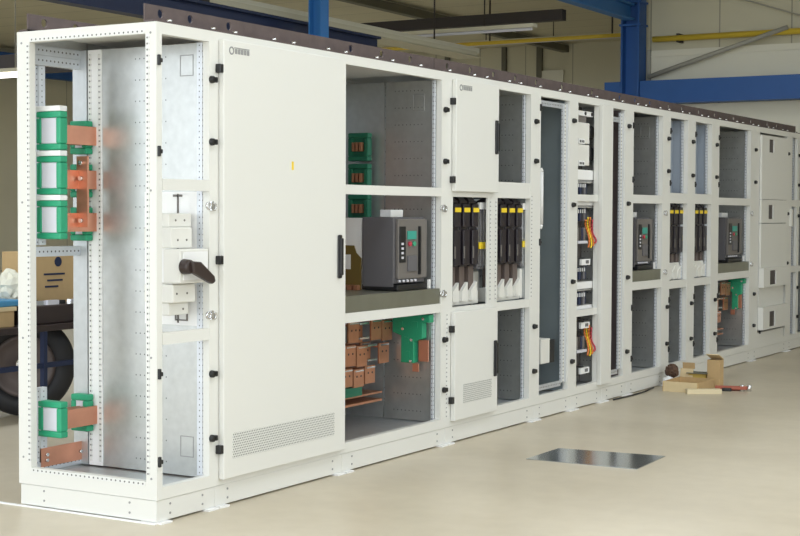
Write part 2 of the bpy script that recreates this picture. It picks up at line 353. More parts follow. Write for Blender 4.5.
# ------------------------------------------------------------------ switchgear cabinets
H, D, T = 2.1, .79, .035
CABS = []; LATE = []
def knob(parent, x, z):           # black rounded latch on a stile
    for cx0, cx1, cc in CABS:
        if cx0 < x < cx1: parent = cc
    if parent is CABS[-1][2] and x > CABS[-1][1]: LATE.append((x, z)); return
    k = MB(); k.cyl((x-.004, .0, z), (x-.004, -.020, z), .017, .015, n=18); k.box(x-.004, x+.024, -.020, 0, z-.012, z+.012)
    return k.build('latch', 'black', parent, .004)
def hook(parent, x, z):           # small black hinge pin at opening edge
    k = MB(); k.box(x-.006, x+.008, -.010, .004, z-.022, z+.022); k.box(x+.006, x+.020, -.010, .004, z-.010, z+.008)
    return k.build('hinge', 'black', parent, .003)
def chrome(parent, x, z):
    k = MB(); k.lathe([(.010, -.004), (.017, -.004), (.017, .004), (.010, .004)], (x-.022, -.006, z), (0, 1, 0), 16)
    k.lathe([(.010, -.004), (.018, -.004), (.018, .004), (.010, .004)], (x+.016, -.006, z-.004), (0, 1, 0), 16)
    k.box(x-.006, x+.006, -.012, 0, z-.02, z+.02)
    return k.build('catch', 'steel', parent)
def cabinet(x0, x1, label, opens, rails, la, rb, upr=None, rear=True, pname='partition', part_mats=('plate', 'galv')):
    """x0..x1 outer, la / rb inner edges of left and right stile"""
    c = thing('switchgear_cabinet', label, 'cabinet', (x0, 0, 0), 'row of white switchgear cabinets')
    CABS.append((x0, x1, c))
    for q in [q for q in LATE if x0 < q[0] < x1]: LATE.remove(q); knob(c, *q)
    f = MB()
    f.box(x0, la, 0, T, .1, H); f.box(rb, x1, 0, T, .1, H)
    f.box(la, rb, 0, T, 2.052, H); f.box(la, rb, 0, T, .1, .152)
    for i, (z0, z1, a, b2, *dp) in enumerate(rails): f.box(a, b2, .001+.0006*i, (dp[0] if dp else T-.003)-.0006*i, z0, z1)
    f.build('frame', 'white', c)
    r = MB()
    r.box(x0+.002, x0+.04, D-.045, D, .1, H); r.box(x1-.04, x1-.002, D-.045, D, .1, H)
    r.box(x0+.04, x1-.04, D-.045, D, 2.05, H); r.box(x0+.04, x1-.04, D-.045, D, .1, .14)
    r.build('rear_frame', 'galv', c)
    MB().box(x0+.002, x1-.002, T, D-.045, H-.012, H).build('roof_panel', 'white', c)
    MB().box(x0+.01, x1-.01, T, D-.045, .125, .132).build('bottom_tray', 'galv', c)
    if rear: MB().box(x0+.04, x1-.04, D-.03, D-.024, .14, 2.05).build('rear_panel', 'platef', c)
    p = MB().box(x0+.001, x1-.001, .004, D-.01, .008, .098)
    p.build('plinth', 'white', c, .002)
    s = MB()
    for x in (x0+.09, x1-.09):
        for z in (.035, .075): s.cyl((x, .004, z), (x, 0.0015, z), .005, n=10)
    s.build('plinth_screws', 'ink', c)
    for x in (x0+.04, x1-.04): MB().box(x-.035, x+.035, -.022, .09, 0, .008).build('foot', 'labelw', c)
    return c
def partition(c, x, z0=.14, z1=2.05, ys=.055, ym=.375, mats=('plate', 'galv'), upright=True):
    if upright:
        MB().box(x-.004, x+.014, T, T+.014, z0, z1).build('upright', 'galvp', c)
    MB().box(x+.004, x+.008, ys, ym-.004, z0, z1).build('partition_sheet', mats[0], c)
    if ym < .6: MB().box(x+.004, x+.008, ym+.004, .70, z0, z1).build('partition_sheet', mats[1], c)
def knockout(c, x, y, z, s=.075):
    MB().ring((y, z), s, s*1.25, .004, x-.001, x+.004, axis=0).build('knockout', 'ink', c)
def door(c, x0, x1, z0, z1, y0=-.03, grille=None, handle=None, hinges=(), badge=False, label=None, sticker=None):
    d = MB().box(x0, x1, y0, -.002, z0, z1).build('door', 'white', c, .004, label=label)
    if grille:
        a, b2, g0, g1 = grille
        MB().box(a, b2, y0-.0015, y0, g0, g1).build('ventilation_grille', 'grille', d)
    if handle:
        hx, hz, hl = handle
        MB().box(hx-.016, hx+.016, y0-.012, y0, hz-hl/2, hz+hl/2).box(hx-.011, hx+.014, y0-.022, y0-.010, hz-hl/2+.015, hz+hl/2-.015).build('handle', 'black', d, .006)
    for z in hinges: MB().box(x0-.022, x0+.004, y0+.002, 0.0, z-.019, z+.019).build('hinge', 'black', d, .003)
    if badge:
        k = MB(); bx, bz = x0+.055, z1-.045
        k.lathe([(.012, -.001), (.018, -.001), (.018, .001), (.012, .001)], (bx, y0-.001, bz), (0, 1, 0), 20)
        for i in range(5): k.box(bx+.026+i*.022, bx+.042+i*.022, y0-.002, y0, bz-.012, bz+.010)
        k.box(bx+.02, bx+.132, y0-.002, y0, bz+.012, bz+.016)
        k.build('badge', 'ink', d)
    if sticker:
        k = MB().box(sticker[0]-.008, sticker[0]+.008, y0-.001, y0, sticker[1]-.02, sticker[1]+.02).build('sticker', 'ylabel', d)
    return d
R1, R2 = (1.404, 1.452), (.755, .805)
# --- end cabinet with the open end
c1 = cabinet(0, .40, 'nearest narrow white cabinet at the row end, open sided, with copper bars inside', [], [(1.402, 1.450, .04, .355), (.752, .803, .04, .355)], .036, .355, rear=False)
e = MB()   # end frame in plane x=0
e.box(0, T, T, .058, .1, H); e.box(0, T, .715, D, .1, H); e.box(0, T, .058, .715, 2.052, H); e.box(0, T, .058, .715, .1, .175)
e.build('end_frame', 'white', c1)
for y in (.038, .717): MB().box(-.002, .0, y, y+.018, .20, 2.045).build('perforated_edge', 'strip', c1)
for z in (2.054, .157): MB().box(-.002, .0, .06, .715, z, z+.017).build('perforated_edge', 'striph', c1)
s = MB()
for y, z in ((.03, 2.055), (.762, 2.05), (.03, .19), (.762, .22), (.762, 1.35), (.03, .7), (.03, 1.4), (.762, .75)): s.cyl((-.002, y, z), (.001, y, z), .005, n=10)
for y in (.15, .64):
    for z in (.035, .078): s.cyl((-.001, y, z), (.003, y, z), .005, n=10)
s.build('frame_screws', 'ink', c1)
tag(MB().box(-.016, -.001, -.0, 4.5, 0, .006).build('floor_strip', 'labelw'), 'narrow white strip on the floor along the open cabinet end', 'strip')
MB().box(.356, .372, .62, .700, .14, 2.05).build('divider_post', 'labelw', c1)
for y in (.623, .68): MB().box(.3545, .356, y, y+.017, .16, 2.03).build('perforated_edge', 'strip', c1)
MB().box(.352, .39, .705, .79, .14, 2.05).build('rear_post', 'galv', c1)
MB().box(.362, .366, .05, .62, .14, 2.05).build('partition_sheet', 'plate', c1, label='perforated galvanised partition sheet')
MB().box(.350, .362, T+.001, T+.030, .15, 2.05).build('upright', 'galvp', c1)
for z, y0, y1 in ((1.985, .745, .775), (2.03, .745, .775), (1.13, .745, .775), (.16, .745, .775)):
    MB().box(.04, .36, y0, y1, z-.022, z+.022).build('cross_bar', 'galvph', c1)
MB().box(.09, .13, .748, .772, 1.16, 1.96).build('support_rail', 'galvp', c1)
MB().box(.09, .13, .745, .772, .16, .52).build('support_rail', 'galvp', c1)
knockout(c1, .362, .13, 1.955); knockout(c1, .362, .13, .27)
for z in (1.942, 1.564, .632, .262): hook(c1, .012, z)
for z in (1.888, 1.617, .601, .317): knob(c1, .37, z)
for z in (1.338, .86): chrome(c1, .365, z)
MB().box(.350, .360, .065, .36, .81, 1.40).build('mounting_plate', 'labelw', c1)
k = MB().box(.345, .350, .165, .172, .82, 1.39); k.box(.345, .350, .145, .195, 1.378, 1.388); k.ring((.15, .87), .07, .08, .006, .345, .350, axis=0); k.ring((.3, .88), .05, .05, .006, .345, .350, axis=0)
k.build('mounting_bracket', 'midgrey', c1)
# --- door cabinet
c2 = cabinet(.40, 1.44, 'white cabinet closed by the tallest wide plain door with vent and black handle', [], [], .43, 1.40)
door(c2, .42, 1.415, .127, 2.068, grille=(.485, 1.313, .212, .328), handle=(1.352, 1.094, .215), hinges=(1.94, 1.10, .262), badge=True, sticker=(.95, 1.53), label='full height plain white door with perforated vent at the bottom')
# --- main breaker cabinet
c3 = cabinet(1.44, 2.51, 'widest open white cabinet, three openings, large grey breaker and stepped copper plates', [], [(*R1, 1.455, 2.45), (*R2, 1.455, 2.45)], 1.455, 2.45)
partition(c3, 2.43, ym=.36)
knockout(c3, 2.433, .14, 1.93)
for z in (1.888, 1.60, .60, .317): knob(c3, 2.485, z)
for z in (1.338, .86): chrome(c3, 2.47, z)
MB().box(1.456, 2.448, .006, .012, .806, .89).box(1.456, 2.448, .012, .40, .884, .890).build('breaker_shelf', 'shelf', c3)
MB().box(1.5, 2.40, .71, .73, 1.98, 2.02).box(1.8, 1.815, .71, .73, .2, 1.98).box(2.0, 2.015, .71, .73, .2, 1.98).build('rear_bracket', 'galv', c3)
# --- feeder cabinet
c4 = cabinet(2.51, 3.67, 'open white cabinet with two half height doors on its left side', [], [(1.404, 1.452, 2.585, 3.60), (.725, .775, 2.585, 3.60), (.725, 2.052, 3.02, 3.15, .014), (.152, .725, 3.08, 3.15), (1.452, 1.50, 3.15, 3.60)], 2.585, 3.60)
partition(c4, 3.58, ym=.36, z0=1.46); partition(c4, 3.58, ym=.36, z1=.72, upright=True)
MB().box(3.60, 3.604, .04, .4, .78, 1.40).build('partition_sheet', 'galv', c4)
door(c4, 2.565, 3.10, 1.434, 2.066, handle=(3.06, 1.76, .2), hinges=(1.94, 1.50), badge=True, label='upper plain white door with badge')
door(c4, 2.565, 3.10, .132, .752, grille=(2.665, 3.02, .222, .335), handle=(3.06, .45, .215), hinges=(.655, .25), label='lower white door with perforated vent')
for z in (1.888, 1.64): knob(c4, 3.665, z)
for z in (.60, .317): knob(c4, 3.66, z)
MB().box(3.045, 3.062, -.001, 0, .79, 1.39).build('perforated_edge', 'strip', c4)
MB().box(3.115, 3.132, -.001, 0, .79, 1.39).build('perforated_edge', 'strip', c4)
MB().box(3.614, 3.630, -.001, 0, .79, 1.42).build('perforated_edge', 'strip', c4)
MB().box(2.515, 2.530, -.001, 0, .16, .74).build('perforated_edge', 'strip', c4)
MB().box(2.6, 3.60, .30, .31, .78, 1.40).build('mounting_plate', 'platef', c4)
MB().box(2.99, 3.10, .10, .16, .78, .965).build('cable_shroud', 'whiteplastic', c4, .006); MB().box(3.57, 3.598, .05, .16, .78, .965).build('cable_shroud', 'whiteplastic', c4, .006)
for a, b2 in ((2.60, 3.02), (3.16, 3.58)): MB().box(a, b2, .06, .14, .776, .86).build('cable_shroud', 'whiteplastic', c4, .006)
# --- cable cabinet with dark interior
c5 = cabinet(3.67, 4.26, 'open white cabinet with one tall blue-grey undivided opening beside the feeders', [], [], 3.745, 4.19)
MB().box(4.105, 4.185, .012, .022, .20, 2.03).build('perforated_post', 'galvp', c5)
MB().box(4.135, 4.155, .010, .012, .20, 2.03).build('perforated_edge', 'strip', c5)
for z in (1.995, .18): MB().box(3.75, 4.105, .012, .022, z, z+.035).build('cross_bar', 'galvph', c5)
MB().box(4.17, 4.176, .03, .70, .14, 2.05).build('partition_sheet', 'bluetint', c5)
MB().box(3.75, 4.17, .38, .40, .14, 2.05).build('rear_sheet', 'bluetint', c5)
for z in (1.84, 1.15, .62): MB().box(3.76, 4.168, .30, .32, z, z+.03).build('cable_bracket', 'galv', c5)
MB().tube([(3.862, .06, 1.60), (3.868, .055, 1.58), (3.868, .055, 1.24), (3.862, .06, 1.215)], .017, 12).build('reflection_tube', 'labelw', c5)  # white tube drawn in place of a bright reflection
MB().box(3.86, 4.0, .04, .12, .34, .50).build('terminal_box', 'whiteplastic', c5, .005); MB().box(3.99, 4.06, .035, .12, .34, .49).build('socket_block', 'black', c5, .004)
for z in (1.925, 1.37, .86, .33): knob(c5, 4.245, z) if z > 0 else None
for z in (1.98, 1.13): hook(c5, 3.735, z)
# --- control cabinet
c6 = cabinet(4.26, 4.78, 'open white control cabinet packed with wiring ducts and orange wires', [], [(1.395, 1.44, 4.33, 4.68), (.62, .665, 4.33, 4.68)], 4.33, 4.68)
MB().box(4.68, 4.865, -.03, -.001, .13, 2.06).build('cover_panel', 'white', c6, .003)
MB().box(4.31, 4.76, .16, .17, .14, 2.05).build('mounting_plate', 'midgrey', c6)
MB().box(4.762, 4.768, .036, .158, .14, 2.05).build('partition_sheet', 'plate', c6)
# --- dark cable cabinet
c7 = cabinet(4.78, 5.235, 'open white cabinet with one tall narrow dark brown opening', [], [], 4.85, 5.16)
MB().box(5.085, 5.155, .012, .022, .20, 2.03).build('perforated_post', 'galvp', c7)
MB().box(5.11, 5.13, .010, .012, .20, 2.03).build('perforated_edge', 'strip', c7)
for z in (1.96, .17): MB().box(4.855, 5.085, .012, .022, z, z+.035).build('cross_bar', 'galvph', c7)
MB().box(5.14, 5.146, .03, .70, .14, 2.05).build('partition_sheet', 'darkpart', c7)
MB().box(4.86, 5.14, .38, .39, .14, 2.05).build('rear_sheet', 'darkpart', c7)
for z in (1.94, 1.385, .855, .32): knob(c7, 5.215, z)
# --- second breaker cabinet
c8 = cabinet(5.235, 6.005, 'open white cabinet with a dark breaker, left of the two slim feeder cabinets', [], [(1.39, 1.452, 5.325, 5.92), (.755, .815, 5.325, 5.92)], 5.325, 5.92)
partition(c8, 5.90, ym=.36); knockout(c8, 5.903, .14, 1.93)
for z in (1.95, .26): hook(c8, 5.31, z)
for z in (1.56, .63): hook(c8, 5.31, z)
for z in (1.888, 1.64, .60, .317): knob(c8, 6.03, z)
for z in (1.32, .87): chrome(c8, 5.985, z)
MB().box(5.33, 5.918, .006, .012, .816, .895).box(5.33, 5.918, .012, .36, .889, .895).build('breaker_shelf', 'shelf', c8)
# --- two slim feeder cabinets
for i, (a, b2, l, r, lab) in enumerate([(6.005, 6.57, 6.09, 6.48, 'slim open feeder cabinet with slotted upper opening, left one of the slim pair'), (6.57, 7.155, 6.66, 7.06, 'slim open feeder cabinet with slotted upper opening, right one of the slim pair')]):
    c = cabinet(a, b2, lab, [], [(1.395, 1.475, l, r), (.735, .795, l, r)], l, r)
    partition(c, r-.02, z0=1.48, mats=('slotplate', 'galv')); partition(c, r-.02, z1=.73); partition(c, r-.02, z0=.8, z1=1.39)
    MB().box(l, r-.02, .12, .13, 1.48, 2.05).build('slotted_plate', 'slotplate', c)
    MB().box(l, r-.02, .30, .31, .8, 1.39).build('mounting_plate', 'platef', c)
    MB().box(l+.02, r-.03, .05, .16, .80, .93).build('cable_shroud', 'whiteplastic', c, .006)
    for z in (1.95, 1.55, .65, .27): hook(c, l-.01, z)
    for z in (1.888, 1.62, .60, .317): knob(c, b2+.01, z)
# --- third breaker cabinet
c11 = cabinet(7.155, 8.21, 'open white cabinet with green insulators and a dark breaker, farthest from the camera', [], [(1.39, 1.452, 7.25, 8.12), (.755, .815, 7.25, 8.12)], 7.25, 8.12)
partition(c11, 8.10, ym=.36)
for z in (1.95, .26): hook(c11, 7.235, z)
for z in (1.56, .63): hook(c11, 7.235, z)
for z in (1.888, 1.60, .60, .317): knob(c11, 8.24, z)
for z in (1.32, .87): chrome(c11, 8.16, z); 
MB().box(7.255, 8.118, .006, .012, .816, .895).box(7.255, 8.118, .012, .36, .889, .895).build('breaker_shelf', 'shelf', c11)
# --- cabinet faced with cover plates
c12 = cabinet(8.21, 9.325, 'white cabinet faced with stacked cover plates that have small dark rectangular cut-outs', [], [(.152, 2.052, 8.29, 8.38), (.152, .24, 8.38, 9.20)], 8.29, 9.25)
def cover(x0, x1, z0, z1, y0=-.02, hole=None, nm='cover_plate'):
    k = MB()
    if hole:
        a, b2, c_, d_ = hole
        k.box(x0, a, y0, 0, z0, z1); k.box(b2, x1, y0, 0, z0, z1); k.box(a, b2, y0, 0, z0, c_); k.box(a, b2, y0, 0, d_, z1)
    else: k.box(x0, x1, y0, 0, z0, z1)
    o = k.build(nm, 'white', c12)
    if hole: MB().box(hole[0], hole[1], y0+.012, y0+.02, hole[2], hole[3]).build('cut_out_shade', 'darkbrown', o)  # dark plate set inside the hole to give it shade
    return o
cover(8.385, 9.22, 1.45, 2.03, hole=(8.61, 8.76, 1.88, 2.0))
cover(8.385, 9.22, 1.235, 1.446, hole=(8.61, 8.76, 1.27, 1.40))
cover(8.385, 9.22, .80+.02, 1.235-.006, hole=None)
cover(8.385, 9.24, .65, .825, -.05, hole=(8.58, 8.78, .67, .80))
cover(8.385, 9.17, .47, .65, -.005)
cover(8.385, 9.24, .265, .47, -.05, hole=(8.58, 8.76, .285, .425))
MB().box(8.36, 9.21, .3, .31, .14, 2.05).build('mounting_plate', 'platef', c12)
hook(c12, 8.44, 1.93); hook(c12, 8.44, 1.0); hook(c12, 8.44, .25)
for z in (1.89, 1.32, .85, .30): knob(c12, 9.27, z)
# --- last cabinet, running out of the picture
c13 = cabinet(9.325, 10.3, 'farthest white cabinet at the right edge of the picture with narrow dark openings', [], [(1.39, 1.452, 9.43, 10.22), (.755, .815, 9.43, 10.22), (.152, 2.052, 9.62, 9.70)], 9.43, 10.22)
partition(c13, 9.60, ym=.36); partition(c13, 10.20, ym=.36)
MB().box(9.36, 9.42, -.02, 0, 1.2, 1.36).build('terminal_cover', 'whiteplastic', c13)
for z in (1.888, 1.6, 1.30, .60, .317): knob(c13, 9.655, z)
# end closing panel of the row
MB().box(10.296, 10.3, T, D-.045, .1, 2.09).build('end_panel', 'white', c13)
# ------------------------------------------------------------------ lifting rails on top
def lifting_rail(x0, x1, y, label, holes, flip=1):
    r = thing('lifting_rail', label, 'rail', (x0, y, H), 'brown lifting rails on the cabinet tops')
    z0, z1 = H+.001, H+.078
    # upright flange with rounded ends, oval holes cut by strips
    k = MB(); xs = [x0]; 
    for h in holes: xs += [h-.018, h+.018]
    xs.append(x1); zc0, zc1 = 2.128, 2.164
    for i in range(0, len(xs), 2): k.box(xs[i], xs[i+1], y, y+.008, z0, z1)
    for h in holes:
        k.box(h-.018, h+.018, y, y+.008, z0, zc0); k.box(h-.018, h+.018, y, y+.008, zc1, z1)
        for sx in (-1, 1):
            for sz, zz in ((-1, zc0), (1, zc1)):
                k.prism([(h+sx*.018, zz), (h+sx*.018, zz-sz*.010), (h+sx*.008, zz)], 1, y, y+.008)
    k.build('upright_flange', 'rail', r)
    MB().box(x0, x1, y-.05 if flip > 0 else y, y if flip > 0 else y+.055, z0, z0+.008).build('base_flange', 'rail', r)
    x = x0+.12; j = 0
    while x < x1-.05:
        MB().cyl((x, y-.03*flip+(.004 if flip < 0 else 0), z0+.008), (x, y-.03*flip+(.004 if flip < 0 else 0), z0+.020), .014, n=6).build('bolt', 'steel', r)
        x += .30 if j % 2 == 0 else .16; j += 1
    return r
FY = .06
lifting_rail(.0, 2.46, FY, 'brown drilled lifting rail above the tall plain door, nearest on the front edge', [.10, .30, .575, 1.6, 1.9, 2.2])
lifting_rail(2.47, 3.66, FY, 'brown lifting rail above the two half height doors', [2.62, 2.9, 3.2, 3.5])
lifting_rail(3.67, 5.99, FY, 'brown lifting rail above the tall blue-grey opening and the control cabinet', [3.8, 4.2, 4.7, 5.2, 5.5, 5.8])
lifting_rail(6.0, 9.74, FY, 'brown lifting rail farthest right on the front edge of the row', [6.2, 6.5, 6.9, 7.3, 7.8, 8.3, 8.8, 9.1])
lifting_rail(.0, 9.33, .722, 'brown lifting rail on the rear top edge, seen above the open end', [.10, .30, .6, 1.6, 2.2], flip=-1)
# ------------------------------------------------------------------ devices
# isolator with rotary handle
iso = thing('rotary_isolator', 'white isolator switch with a dark rotary lever in the nearest narrow cabinet', 'switch', (.24, .1, .86))
MB().box(.15, .345, -.004, .09, 1.005, 1.152).build('switch_body', 'whiteplastic', iso, .006)
MB().box(.155, .30, .05, .20, 1.155, 1.245).box(.165, .32, .07, .20, 1.245, 1.305).build('terminal_cover', 'whiteplastic', iso, .006)
MB().box(.155, .31, .04, .20, .92, 1.0).box(.165, .30, .07, .20, .865, .92).build('terminal_cover', 'whiteplastic', iso, .006)
MB().box(.17, .335, -.007, -.004, 1.02, 1.14).build('face_plate', 'labelw', iso)
k = MB(); k.cyl((.165, -.006, 1.078), (.165, -.052, 1.078), .034, .030, n=28)
rot = Matrix.Rotation(math.radians(26), 3, 'Y')
k.prism([(.155, 1.103), (.215, 1.098), (.308, 1.035), (.315, 1.010), (.295, 1.0), (.165, 1.052)], 1, -.070, -.040)
k.build('lever', 'darkbrown', iso, .008, segs=3)
for x, y, z in ((.21, .068, 1.275), (.27, .068, 1.275), (.2, .048, 1.19), (.26, .048, 1.19), (.18, .038, .96), (.25, .038, .96), (.26, .068, .89)): MB().cyl((x, y, z), (x, y+.012, z), .005, n=8).build('screw', 'midgrey', iso)
# busbar clamps and bars of the open end
def clamp(x, y0, y1, z0, z1, label, big=True, cover=True, mat='green', bars=False, grp='green busbar clamps'):
    c = thing('busbar_clamp', label, 'insulator', (x, (y0+y1)/2, z0), grp)
    t_ = .022 if big else .018
    MB().ring(((y0+y1)/2, (z0+z1)/2), y1-y0, z1-z0, t_*1.3, x-.012, x+.035, axis=0).build('clamp_frame', mat, c, .006)
    if cover: MB().box(x-.006, x+.03, y0+t_*1.25, y1+.004, z0+t_*1.3, z1-t_*1.3).build('cover', 'coverw', c, .004)
    if bars:
        k = MB(); n = 3
        for i in range(n):
            a = y0+t_*1.4+i*(y1-y0-2.8*t_)/n
            k.box(x-.03, x+.034, a+.003, a+(y1-y0-2.8*t_)/n-.008, z0+.055, z1-.055)
        k.build('bar_end', 'oldcopper', c)
        MB().box(x+.0, x+.03, y0+t_*1.3, y1-t_*1.3, z0+t_*1.3, z1-t_*1.3).build('backing', 'dgreen', c)
    return c
for i, (z0, z1, nm) in enumerate([(1.583, 1.755, 'topmost'), (1.385, 1.557, 'middle'), (1.187, 1.360, 'lowest')]):
    clamp(.10, .618, .765, z0, z1, 'green framed busbar clamp with pale cover, %s of the stack in the open end' % nm)
    clamp(.315, .665, .765, z0-.01, z1-.03, 'small green busbar clamp behind the copper bars in the open end, %s one' % nm)
    MB_ = MB().box(.085, .135, .62, .77, z1, z1+.024).build('insulator_cap', 'labelw', None, .004)
    tag(MB_, 'white cap strip on top of the %s green clamp in the open end' % nm, 'cap')
clamp(.10, .622, .762, .30, .462, 'single low green busbar clamp with pale cover near the cabinet floor')
clamp(.315, .665, .765, .30, .47, 'single low green busbar clamp half hidden behind the white post')
bs = thing('copper_busbars', 'horizontal and upright copper busbars between the green clamps in the open end', 'busbar', (.2, .68, .2))
for z in (1.655, 1.455, 1.262, .375):
    for y in (.65, .68, .71): MB().box(.115, 1.6, y, y+.010, z-.042, z+.042).build('bar', 'copper', bs)
MB().box(.235, .245, .595, .66, 1.24, 1.56).build('upright_bar', 'copper', bs)
for z in (1.53, 1.46, 1.27): MB().cyl((.235, .63, z), (.222, .63, z), .010, n=8).build('bolt', 'steel', bs)
nb = thing('earth_busbar', 'long flat copper earth bar low in the open end of the row', 'busbar', (.1, .74, .17))
MB().box(.09, 1.4, .742, .752, .160, .245).build('bar', 'copper', nb)
for x, z in ((.12, .19), (.12, .215), (.34, .2)): MB().cyl((x, .742, z), (x, .730, z), .008, n=8).build('bolt', 'steel', nb)
# clamps in the wide breaker cabinet
for i, (z0, z1, nm) in enumerate([(1.605, 1.765, 'upper'), (1.43, 1.590, 'middle'), (1.255, 1.415, 'lower')]):
    clamp(2.375, .43, .565, z0, z1, 'dark green clamp around brown bar ends, %s one in the wide open cabinet' % nm, cover=False, mat='dgreen', bars=True)
vb = thing('copper_droppers', 'upright copper bars at the rear of the wide open cabinet', 'busbar', (2.2, .5, .9))
for x in (1.75, 1.9, 2.05): MB().box(x, x+.08, .60, .61, .95, 1.80).build('bar', 'copper', vb)
# air circuit breakers
def breaker(x0, x1, y0, y1, z0, z1, label, board=False):
    b = thing('circuit_breaker', label, 'circuit breaker', ((x0+x1)/2, (y0+y1)/2, z0), 'large grey withdrawable circuit breakers')
    W = x1-x0
    MB().box(x0, x1, y0+.02, y1, z0+.035, z1).build('housing', 'darkgrey', b, .006)
    MB().box(x0-.006, x0, y0+.01, y1-.01, z0+.02, z1-.005).build('side_plate', 'darkgrey', b)
    fx0, fx1 = x0+.10*W, x1-.02*W
    MB().box(fx0, fx1, y0, y0+.02, z0+.06, z1-.01).build('front_cover', 'midgrey', b, .005)
    MB().box(fx0+.02*W, fx0+.20*W, y0-.006, y0, z0+.15, z1-.05).build('trip_unit', 'black', b, .003)
    k = MB()
    for q in range(4): k.box(fx0+.06*W, fx0+.12*W, y0-.009, y0-.006, z0+.17+q*.025, z0+.182+q*.025)
    k.build('indicator', 'coverw', b)
    MB().box(fx0+.26*W, fx0+.52*W, y0-.006, y0, z1-.12, z1-.075).build('display_label', 'cyan', b)
    MB().cyl((fx0+.32*W, y0-.012, z1-.145), (fx0+.32*W, y0, z1-.145), .013, n=16).build('button', 'redb', b)
    MB().cyl((fx0+.45*W, y0-.012, z1-.145), (fx0+.45*W, y0, z1-.145), .013, n=16).build('button', 'greenb', b)
    MB().box(fx0+.26*W, fx0+.54*W, y0-.010, y0, z0+.10, z0+.185).build('charging_handle', 'darkgrey', b, .004)
    MB().box(fx0+.60*W, fx0+.64*W, y0-.012, y0, z0+.08, z1-.05).build('guide_edge', 'black', b)
    MB().box(x0, x1, y0-.015, y1, z0, z0+.03).build('chassis', 'black', b, .003)
    for q in range(5): MB().cyl((x0+.1*W+q*.12*W, y0-.012, z0+.05), (x0+.1*W+q*.12*W, y0+.0, z0+.05), .007, n=10).build('chassis_screw', 'coverw', b)
    MB().box(x1-.08*W, x1-.04*W, y0-.028, y0-.015, z0+.0, z0+.05).build('position_tab', 'labelw', b)
    MB().box(x0+.25*W, x0+.62*W, y0+.08, y0+.15, z1, z1+.04).build('terminal_strip', 'labelw', b, .003)
    if board:
        p = MB().prism([(y1+.003, z0), (y1+.12, z0), (y1+.12, z0+.24), (y1+.05, z0+.24), (y1+.035, z0+.2), (y1+.003, z0+.17)], 0, x0-.002, x0+.004).build('insulating_board', 'brownplate', b)
        MB().box(x0+.004, x0+.008, y1+.002, y1+.13, z0, z1-.005).build('side_sheet', 'labelw', b)
        MB().box(x0-.004, x0-.002, y1+.07, y1+.115, z0+.11, z0+.19).build('label_sticker', 'labelw', b)
        k = MB()
        for q in range(3): k.box(x0-.03, x0+.02, y1+.01+q*.04, y1+.035+q*.04, z0-.002, z0+.025)
        k.build('terminal', 'oldcopper', b)
    return b
breaker(2.03, 2.385, .05, .26, .893, 1.288, 'large grey circuit breaker on the shelf of the wide open cabinet, nearest breaker', True)
breaker(5.52, 5.86, .05, .26, .898, 1.285, 'dark circuit breaker on a shelf, left of the slim feeder cabinets')
breaker(7.62, 8.06, .05, .30, .898, 1.285, 'dark circuit breaker on a shelf beside the stacked cover plates, farthest breaker', True)
# fuse switch strips
def strip_mesh(x, z0=.98, z1=1.405, y0=.03):
    o = thing('fuse_switch', '', 'fuse switch', (x, y0, .80), 'tall black fuse switches')
    k = MB(); k.box(x-.043, x+.043, y0+.02, .20, z0+.02, z1-.02)
    k.prism([(y0+.02, z1-.03), (y0+.045, z1), (.15, z1+.004), (.20, z1-.02), (.20, z1-.06), (y0+.02, z1-.06)], 0, x-.040, x+.040)
    k.build('housing', 'feeder', o, .005)
    MB().box(x-.036, x+.036, y0, y0+.02, z0+.25, z1-.04).box(x-.036, x+.036, y0, y0+.02, z0+.03, z0+.235).build('fuse_lid', 'feeder', o, .006)
    MB().box(x-.034, x+.036, y0-.003, y0, z1-.088, z1-.062).build('warning_label', 'ylabel', o)
    MB().box(x-.045, x-.043, y0+.03, y0+.06, z0+.22, z0+.30).box(x-.04, x-.025, y0-.002, y0, z0+.07, z0+.14).build('window_slot', 'midgrey', o)
    MB().box(x-.030, x+.030, y0+.03, .16, .86, z0+.02).build('cable_outlet', 'rim', o, .004)
    MB().prism([(x-.034, .80), (x+.034, .80), (x+.034, .91), (x-.034, .86)], 1, y0+.01, y0+.03).build('outlet_shield', 'whiteplastic', o)
    return o
base = strip_mesh(0.0)
first = True
ordn = ['left', 'middle', 'right']
sets = [(2.70, 'directly under the upper badge door'), (3.29, 'right of the perforated post'), (6.205, 'in the left slim feeder cabinet'), (6.785, 'in the right slim feeder cabinet')]
for sx, where in sets:
    for i in range(3):
        lab = 'black yellow-labelled fuse switch, %s of three %s' % (ordn[i], where)
        if first: base.location.x = sx+i*.113; base['label'] = lab; first = False
        else: copy_thing(base, (sx+i*.113-base.location.x, 0, 0), lab)
def link_strip(x):
    o = thing('contact_strip', '', 'contact strip', (x, .05, .98), 'narrow grey contact strips')
    MB().box(x-.014, x+.014, .05, .12, .98, 1.37).build('body', 'darkgrey', o, .003)
    MB().box(x-.012, x+.014, .036, .05, 1.335, 1.375).build('white_tip', 'labelw', o)
    MB().box(x-.013, x+.013, .036, .05, 1.10, 1.14).build('yellow_tab', 'ylabel', o)
    MB().box(x-.006, x+.006, .047, .05, 1.0, 1.33).build('rail', 'steel', o)
    return o
b2_ = link_strip(0.0); first = True
for sx, where in [(2.995, 'beside fuse switches under the badge door'), (3.585, 'beside the second fuse switch trio'), (6.50, 'in the left slim feeder cabinet'), (7.08, 'in the right slim feeder cabinet')]:
    for i in range(3):
        lab = 'thin white-tipped contact strip, %s one %s' % (ordn[i], where)
        if first: b2_.location.x = sx+i*.036; b2_['label'] = lab; first = False
        else: copy_thing(b2_, (sx+i*.036-b2_.location.x, 0, 0), lab)
